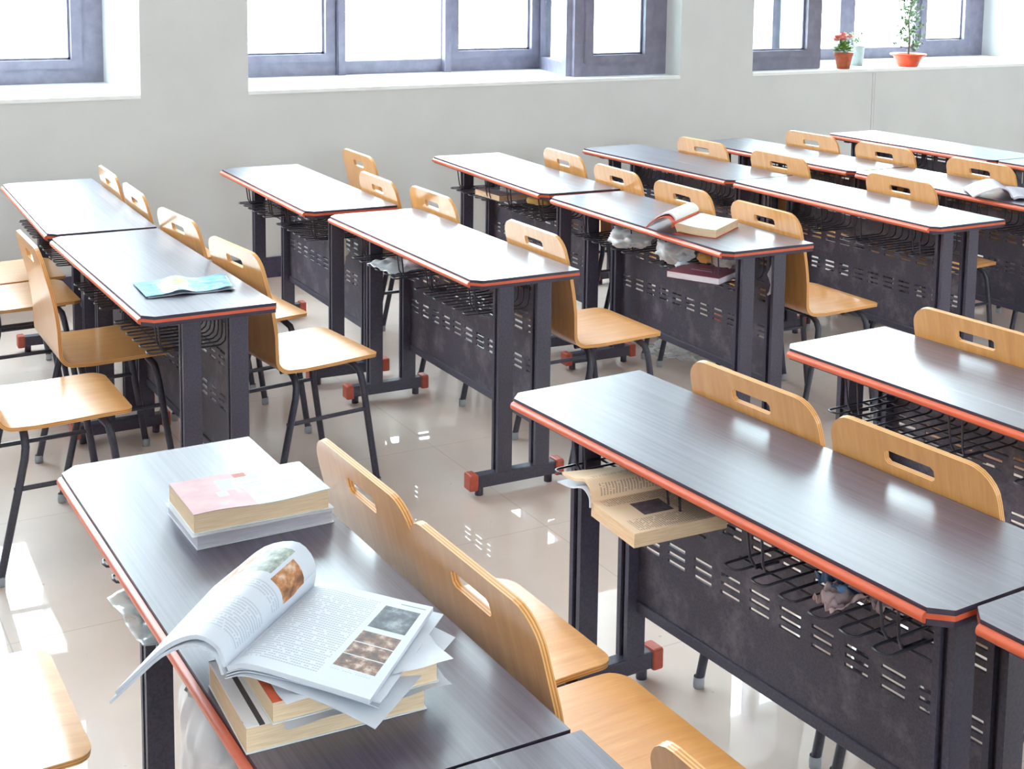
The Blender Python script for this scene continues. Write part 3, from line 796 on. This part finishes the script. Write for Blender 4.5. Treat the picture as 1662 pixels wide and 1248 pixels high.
# open book on the middle desk
MT['blank'] = printed('pale page', srgb(240, 238, 236), srgb(190, 190, 196), 30, dens=.25)
ob2 = thing('open_book', 'open cream-edged book with rolled white pages and a red cover on the dark desk', 'book', (3.16, 4.10, .7505))
so_ = Vector((2.985, 4.135, 0)); d2 = Vector((.332, .20, 0)).normalized()
bo2 = Vector((3.015, 4.105, 0)); ay2 = Vector((.19, .205, 0)).normalized(); ay2 = Vector((.84, .54, 0)).normalized(); ax2 = Vector((ay2.y, -ay2.x, 0)); z0 = .7515
c2 = smooth_curve([(0, z0 + .034), (.02, z0 + .040), (.07, z0 + .034), (.12, z0 + .031), (.165, z0 + .030)])
rel(page_bundle('right_pages', ob2, lambda f: c2, 0, .25, .030, ['blank', 'page_edge'], bo2, ax2, ay2))
l0 = smooth_curve([(0, z0 + .034), (-.004, z0 + .060), (.025, z0 + .078), (.07, z0 + .060), (.10, z0 + .030)])
rel(page_bundle('left_pages', ob2, lambda f: l0, 0, .25, .006, ['blank', 'page_edge_white'], bo2, -ax2, ay2, flip=True))
l1 = [(u * 1.06, z - .009 - .006 * j / 18) for j, (u, z) in enumerate(l0)]
rel(page_bundle('front_cover', ob2, lambda f: l1, -.03, .252, .0025, ['cover_maroon_plain' if 'cover_maroon_plain' in MT else 'cover_red', 'cover_red'], bo2, -ax2, ay2, flip=True))
mb = MB(); q0 = bo2; pts = [q0 + ax2 * u + ay2 * s_ for u, s_ in ((-.002, -.004), (.169, -.004), (.169, .252), (-.002, .252))]
mb.prism([(p.x, p.y) for p in pts], .7503, .7518); rel(mb.build('back_cover', 'cover_red', ob2))

closed_book('hardback_book', 'maroon hardback book lying in the wire basket under the open-book desk', (3.040, 3.855, .604), .46, .175, .215, .024, 'cover_maroon', 'page_edge_white', bottom='cover_maroon')
closed_book('textbook', 'cream-edged red and white book in the basket of the far gleaming desk', (3.165, 5.735, .604), .03, .175, .24, .026, 'cover_pink', 'page_edge')

# blue leaflet
M = MT['leaflet'] = mat('glossy blue leaflet print', srgb(120, 186, 220), 0.5, 0, 0.3); t = NT(M)
uvn = t.coords('UV'); sp = t.new('ShaderNodeSeparateXYZ'); t.l.new(uvn, sp.inputs[0]); x_, y_ = sp.outputs[0], sp.outputs[1]
c_ = t.ramp(t.noise(uvn, 5, 4), (.32, srgb(50, 116, 170)), (.5, srgb(96, 156, 190)), (.66, srgb(154, 186, 202)))
wb = t.math('MULTIPLY', rect(t, x_, y_, .22, .52, .05, .75), t.math('GREATER_THAN', t.noise(uvn, 6, 3), .44)); c_ = t.mix(wb, c_, srgb(216, 204, 204))
yb2 = t.math('MULTIPLY', rect(t, x_, y_, .36, .56, .45, .95), t.math('GREATER_THAN', t.noise(uvn, 8, 3), .45)); c_ = t.mix(yb2, c_, srgb(222, 166, 84))
pk = t.math('MULTIPLY', rect(t, x_, y_, .12, .95, .02, .3), t.math('GREATER_THAN', t.noise(uvn, 16, 2), .62)); c_ = t.mix(pk, c_, srgb(226, 120, 150))
t.color(c_)
lf = thing('leaflet', 'crumpled folded blue leaflet lying on the dark desk', 'leaflet', (1.14, 4.09, .7505))
def lz(u, v): return .0035 + .013 * math.exp(-((u - .40 - .05 * v) / .13) ** 2) + .007 * math.exp(-((u - .95) / .1) ** 2) + .004 * (math.sin(u * 9 + v * 3) * .5 + .5) * (1 - v)
A_, B_, Cc, D_ = Vector((1.005, 3.985, 0)), Vector((1.268, 3.975, 0)), Vector((1.298, 4.165, 0)), Vector((1.015, 4.19, 0))
rows = []; 
for i in range(11):
    v = i / 10; row = []
    for j in range(25):
        u = j / 24; q = A_.lerp(B_, u).lerp(D_.lerp(Cc, u), v); row.append((q.x, q.y, .7506 + lz(u, v)))
    rows.append(row)
mb = MB(); mb.grid(rows); o_ = mb.build('front_sheet', 'leaflet', lf); rel(o_)
rows2 = [[(x + .006, y - .006, .7506 + (z - .7506) * .35) for x, y, z in r] for r in rows]
mb = MB(); mb.grid(rows2); rel(mb.build('inner_sheet', 'white_paper', lf))

# dark open book at the frame edge
ob3 = thing('open_book', 'dark printed open book at the frame edge on the far desk', 'book', (4.90, 4.10, .7505))
MT['print_dark'] = printed('dark printed page', srgb(150, 140, 152), srgb(70, 62, 78), 20, dens=.5)
b3 = Vector((4.80, 4.06, 0)); a3y = Vector((.62, .78, 0)).normalized(); a3x = Vector((a3y.y, -a3y.x, 0)); z0 = .7515
c3 = smooth_curve([(0, z0 + .012), (.03, z0 + .022), (.1, z0 + .016), (.18, z0 + .012)])
rel(page_bundle('right_pages', ob3, lambda f: c3, 0, .26, .011, ['print_dark', 'page_edge_white'], b3, a3x, a3y))
c3b = smooth_curve([(0, z0 + .012), (.02, z0 + .045), (.06, z0 + .055), (.12, z0 + .035), (.17, z0 + .010)])
rel(page_bundle('left_pages', ob3, lambda f: c3b, 0, .26, .006, ['print_dark', 'page_edge_white'], b3, -a3x, a3y, flip=True))

# ------------------------------------------------------------------ plastic bags, tissues, wraps
def crumple(name, label, cat, loc, size, seed, matn, sub=4, amp=.35, freq=2.2, flat=0.0, parent=None, build=True):
    bm = bmesh.new(); bmesh.ops.create_icosphere(bm, subdivisions=sub, radius=1.0)
    for v in bm.verts:
        d = v.co.normalized(); n_ = noise.noise(d * freq + Vector((seed, seed * .7, 1.3))) + .5 * abs(noise.noise(d * freq * 2.6 + Vector((0, seed, 0))))
        q = d * (1 + amp * (n_ - .25)); v.co = Vector((q.x * size[0], q.y * size[1], q.z * size[2]))
        if v.co.z < -size[2] * (1 - flat): v.co.z = -size[2] * (1 - flat)
    mb = MB(); mb.bm(bm, 0, True); o = mb.build(name, matn, parent, loc)
    return tag(o, label, cat) if label else o
ZBK = .6035
crumple('plastic_bag', 'clear crumpled bag in the far basket of the open-book desk', 'bag', (3.115, 4.535, ZBK + .045), (.085, .10, .045), 2.1, 'film', flat=.02)
crumple('plastic_bag', 'clear crumpled bag bulging between the two baskets of the open-book desk', 'bag', (3.115, 4.225, ZBK + .05), (.075, .085, .050), 5.4, 'film', flat=.02)
crumple('plastic_bag', 'crumpled bag with an orange wrapper behind the maroon hardback', 'bag', (3.235, 4.085, ZBK + .040), (.045, .060, .042), 9.7, 'bag', flat=.02)
crumple('orange_wrapper', 'orange snack wrapper showing through the bag behind the maroon hardback', 'wrapper', (3.180, 4.125, ZBK + .035), (.025, .04, .020), 1.7, mat('orange foil', srgb(236, 170, 90), .3), 3)
crumple('tissue', 'small white crumpled tissue in front of the maroon hardback', 'tissue', (3.070, 4.120, ZBK + .016), (.028, .032, .016), 4.4, 'white_paper', 3)
crumple('yellow_packet', 'yellow crumpled snack packet beside the cream-edged book in the far basket', 'packet', (3.29, 5.57, ZBK + .022), (.055, .07, .022), 6.2, mat('yellow foil', srgb(238, 200, 120), .3), 3)
crumple('plastic_bag', 'small clear bag behind the cream-edged book in the far basket', 'bag', (3.30, 5.86, ZBK + .03), (.05, .08, .03), 7.9, 'film', 3)
# sheet of clear plastic in the basket of the gleaming desk
def film_sheet(name, label, cat, corners, amp, seed, matn, n_=18, mid=None):
    a, b, c2, d2 = [Vector(p) for p in corners]; rows = []
    n_ = 26
    for i in range(n_ + 1):
        v = i / n_; row = []
        for j in range(n_ + 1):
            u = j / n_; q = a.lerp(b, u).lerp(d2.lerp(c2, u), v)
            w_ = amp * (noise.noise(Vector((u * 3 + seed, v * 3, seed))) + .3 * noise.noise(Vector((u * 7, v * 7 + seed, 0)))); 
            row.append(q + Vector((w_ * .25, w_ * .25, abs(w_))))
        rows.append(row)
    mb = MB(); mb.grid(rows, 0, True); o = mb.build(name, matn)
    md = o.modifiers.new('thickness', 'SOLIDIFY'); md.thickness = .0008
    return tag(o, label, cat)
film_sheet('plastic_sheet', 'folded clear plastic sheet lying in the basket of the gleaming desk', 'plastic', [(2.035, 4.73, ZBK + .002), (2.035, 4.52, ZBK + .002), (2.235, 4.53, ZBK + .012), (2.235, 4.78, ZBK + .012)], .022, 3.1, 'film')
crumple('paper_wrapper', 'pinkish folded wrapper in the plastic sheet of the gleaming desk', 'wrapper', (2.165, 4.60, ZBK + .026), (.035, .05, .022), 3.9, mat('pinkish paper', srgb(214, 196, 206), .5), 3)
# tissue hanging from the far gleaming desk's basket
mb = MB(); rows = []
for i in range(15):
    v = i / 14; row = []
    for j in range(9):
        u = j / 8; w_ = .035 + .03 * math.sin(PI * v) + .012 * noise.noise(Vector((v * 6, u * 3, 2)))
        row.append((2.170 + .018 * noise.noise(Vector((u * 4, v * 5, 1))) + .010 * math.cos(u * 9), 5.345 + (u - .5) * w_ * 2, .605 - .135 * v + .01 * noise.noise(Vector((u * 5, v * 3, 7)))))
    rows.append(row)
mb.grid(rows); o_ = mb.build('tissue', mat('cream tissue', srgb(240, 236, 222), .8)); o_.modifiers.new('thickness', 'SOLIDIFY').thickness = .002
tag(o_, 'cream white tissue hanging down through the wire basket by the wall', 'tissue')
# tissues in the bare dark desk's basket
MT['tissue_pink'] = mat('pinkish tissue', srgb(206, 178, 180), .8); MT['tissue_blue'] = mat('blue wrapper', srgb(92, 130, 176), .4)
film_sheet('tissue', 'crumpled pinkish tissue in the basket of the bare dark desk', 'tissue', [(1.642, 1.785, ZBK + .002), (1.640, 1.735, ZBK + .002), (1.765, 1.735, ZBK + .006), (1.755, 1.815, ZBK + .006)], .045, 5.2, 'tissue_pink')
film_sheet('blue_wrapper', 'crumpled blue wrapper among the tissues in the bare dark desk basket', 'wrapper', [(1.705, 1.850, ZBK + .004), (1.690, 1.765, ZBK + .004), (1.775, 1.735, ZBK + .012), (1.785, 1.840, ZBK + .012)], .050, 8.2, 'tissue_blue')
film_sheet('tissue', 'flattened pale tissue beside the blue wrapper in the bare dark desk basket', 'tissue', [(1.725, 1.745, ZBK + .003), (1.715, 1.685, ZBK + .003), (1.790, 1.700, ZBK + .006), (1.790, 1.765, ZBK + .006)], .035, 1.2, 'tissue_pink')
# clear pouch and white bag under the desk with book stacks
film_sheet('plastic_pouch', 'clear plastic pouch sticking out of the basket under the closed book stack', 'plastic', [(.522, 2.395, ZBK + .003), (.532, 2.175, ZBK + .003), (.74, 2.180, ZBK + .010), (.74, 2.40, ZBK + .010)], .016, 2.2, 'filmthin')
mb = MB(); rows = []
for i in range(41):
    v = i / 40; row = []
    for j in range(61):
        u = j / 60; a_ = 2 * PI * u; rr = .9 + .35 * math.sin(v * PI) - .25 * v
        nn_ = noise.noise(Vector((math.cos(a_) * 1.4, math.sin(a_) * 1.4, v * 3))) + .55 * abs(noise.noise(Vector((math.cos(a_) * 3.5, math.sin(a_) * 3.5, v * 3.5)))) - .1
        rx = .060 * rr * (1 + .5 * nn_); ry = .085 * rr * (1 + .6 * nn_)
        row.append((.575 + rx * math.cos(a_), 1.835 + ry * math.sin(a_), .700 - .26 * v))
    rows.append(row)
mb.grid(rows, 0, True); tag(mb.build('plastic_bag', 'bag'), 'milky white plastic bag hanging under the desk edge below the open textbook', 'bag')
# carrier-bag strap at the near end of the open-book desk
mb = MB(); mb.tube([(3.275, 3.86, .70), (3.285, 3.852, .66), (3.270, 3.846, .62), (3.278, 3.842, .58), (3.266, 3.84, .555), (3.258, 3.846, .545)], [.010, .014, .012, .008, .006, .003], 8)
mb.tube([(3.290, 3.865, .70), (3.298, 3.860, .65), (3.292, 3.855, .60)], [.006, .010, .004], 8)
tag(mb.build('bag_strap', 'bag'), 'white twisted bag handle dangling at the near end of the open-book desk', 'strap')
crumple('plastic_wrap', 'clear crumpled wrap lying on the floor behind the open-book desk', 'plastic', (3.60, 4.86, .035), (.11, .14, .035), 3.3, 'filmthin', 4, .5, 2.6, .02)

# ------------------------------------------------------------------ plants on the deep sill
M = MT['leaf'] = mat('leaf green', srgb(96, 140, 70), .45); t = NT(M)
t.color(t.ramp(t.noise(t.coords('Object'), 40, 2), (.35, srgb(70, 116, 56)), (.65, srgb(150, 182, 96)))); t.b.inputs['Transmission Weight'].default_value = 0
M = MT['leaf_pale'] = mat('pale leaf', srgb(150, 176, 150), .45); t = NT(M)
t.color(t.ramp(t.noise(t.coords('Object'), 40, 2), (.35, srgb(104, 138, 104)), (.65, srgb(176, 198, 170))))
M = MT['leaf_tree'] = mat('small tree leaf', srgb(110, 140, 100), .45); t = NT(M)
t.color(t.ramp(t.noise(t.coords('Object'), 40, 2), (.35, srgb(78, 110, 76)), (.65, srgb(160, 184, 140))))
MT['terracotta'] = metal('terracotta', srgb(176, 84, 52), srgb(192, 98, 64), .7, 40)
MT['orange_pot'] = metal('orange red plastic', srgb(226, 84, 46), srgb(236, 98, 58), .35, 30)
MT['white_pot'] = metal('white glaze', srgb(160, 168, 166), srgb(174, 180, 178), .4, 30)
MT['soil'] = mat('dark soil', srgb(74, 58, 50), .9); MT['petal'] = mat('coral pink petal', srgb(250, 186, 174), .5); MT['bark'] = mat('brown stem', srgb(110, 96, 80), .7)
def leaf(mb, c_, d, up, ln, wd, mi=0):
    d = d.normalized(); s_ = d.cross(up).normalized() * wd; n_ = s_.cross(d).normalized()
    mb.add([c_, c_ + d * ln * .45 + s_ + n_ * wd * .25, c_ + d * ln, c_ + d * ln * .45 - s_ + n_ * wd * .25, c_ + d * ln * .5], [(0, 1, 4), (1, 2, 4), (2, 3, 4), (3, 0, 4)], mi, True)
def rv(): return Vector((random.uniform(-1, 1), random.uniform(-1, 1), random.uniform(-1, 1)))
def pot(par, prof, matn, soil_r, soil_z):
    mb = MB(); mb.lathe(prof, 28); mb.build('pot', matn, par)
    mb = MB(); mb.lathe([(0.0001, soil_z + .004), (soil_r * .6, soil_z + .003), (soil_r, soil_z)], 20); mb.build('soil', 'soil', par)
p1 = thing('potted_flower', 'pink flowering plant in a small terracotta pot on the window sill', 'plant', (6.755, 7.25, ZS))
pot(p1, [(.0001, 0), (.044, 0), (.062, .092), (.066, .092), (.067, .112), (.060, .112), (.056, .095)], 'terracotta', .057, .098)
mb = MB()
for k in range(120):
    d = rv(); d.z = abs(d.z) * .8 + .1; d.normalize(); c_ = Vector((0, 0, .115)) + Vector((d.x * .062, d.y * .062, d.z * .07)) * random.uniform(.3, 1)
    leaf(mb, c_, d + rv() * .6, Vector((0, 0, 1)) + rv() * .3, random.uniform(.03, .05), random.uniform(.010, .017))
mb.build('foliage', 'leaf', p1)
mb = MB()
for k in range(15):
    c_ = Vector((random.uniform(-.068, .055), random.uniform(-.05, .05), random.uniform(.185, .236)))
    for q in range(16):
        d = rv(); d.z = abs(d.z); leaf(mb, c_, d, Vector((0, 0, 1)) + rv() * .2, .032, .015)
mb.build('flowers', 'petal', p1)
p2 = thing('potted_plant', 'pale leafy plant in a white pot behind the pink flowers', 'plant', (7.07, 7.46, ZS))
pot(p2, [(.0001, 0), (.050, 0), (.060, .13), (.064, .13), (.064, .142), (.055, .142), (.053, .125)], 'white_pot', .054, .128)
mb = MB()
for k in range(110):
    d = rv(); d.z = abs(d.z) + .2; d.normalize(); c_ = Vector((0, 0, .14)) + Vector((d.x * .09, d.y * .09, d.z * .11)) * random.uniform(.2, 1)
    leaf(mb, c_, d + rv() * .7, Vector((0, 0, 1)) + rv() * .3, random.uniform(.018, .032), random.uniform(.006, .010))
mb.build('foliage', 'leaf_pale', p2)
p3 = thing('potted_tree', 'tall thin little tree in a wide orange red bowl pot on the window sill', 'plant', (7.378, 7.25, ZS))
pot(p3, [(.0001, 0), (.068, 0), (.074, .010), (.106, .074), (.128, .082), (.132, .090), (.126, .094), (.104, .088), (.098, .078)], 'orange_pot', .100, .082)
mb = MB()   # small pale printed mark on the bowl's side, too worn to read
for k in range(5):
    a_ = -PI / 2 - .30 + .055 * k + .28
    for rr, zz_ in ((.0855, .030),):
        v_ = [((rr + dz * .55) * math.cos(a_ + da), (rr + dz * .55) * math.sin(a_ + da), zz_ + dz) for da, dz in ((0, 0), (.038, 0), (.038, .016), (0, .016))]
        mb.add([(x * 1.012, y * 1.012, z) for x, y, z in v_], [(0, 1, 2, 3)])
mb.build('printed_mark', 'white_pot', p3)
mb = MB()
stem = [(0, 0, .085), (.008, .0, .20), (-.004, .01, .33), (.010, .0, .45), (.004, 0, .60)]
mb.tube(stem, [.007, .006, .005, .004, .002], 8)
tips = []
for k in range(34):
    f = k / 33; z = .11 + .50 * f; a_ = k * 2.4; ln = .075 * (1 - .6 * f) + .02
    b0 = Vector((.004, .004, z)); b1 = b0 + Vector((math.cos(a_) * ln, math.sin(a_) * ln, .035)); mb.tube([b0, b1], [.002, .001], 5); tips.append((b0, b1))
mb.build('stem', 'bark', p3)
mb = MB()
for b0, b1 in tips:
    for q in range(22):
        c_ = b0.lerp(b1, random.uniform(.25, 1.1)); leaf(mb, c_ + rv() * .012, rv() + Vector((0, 0, .3)), Vector((0, 0, 1)) + rv() * .4, random.uniform(.022, .036), random.uniform(.009, .014))
mb.build('foliage', 'leaf_tree', p3)
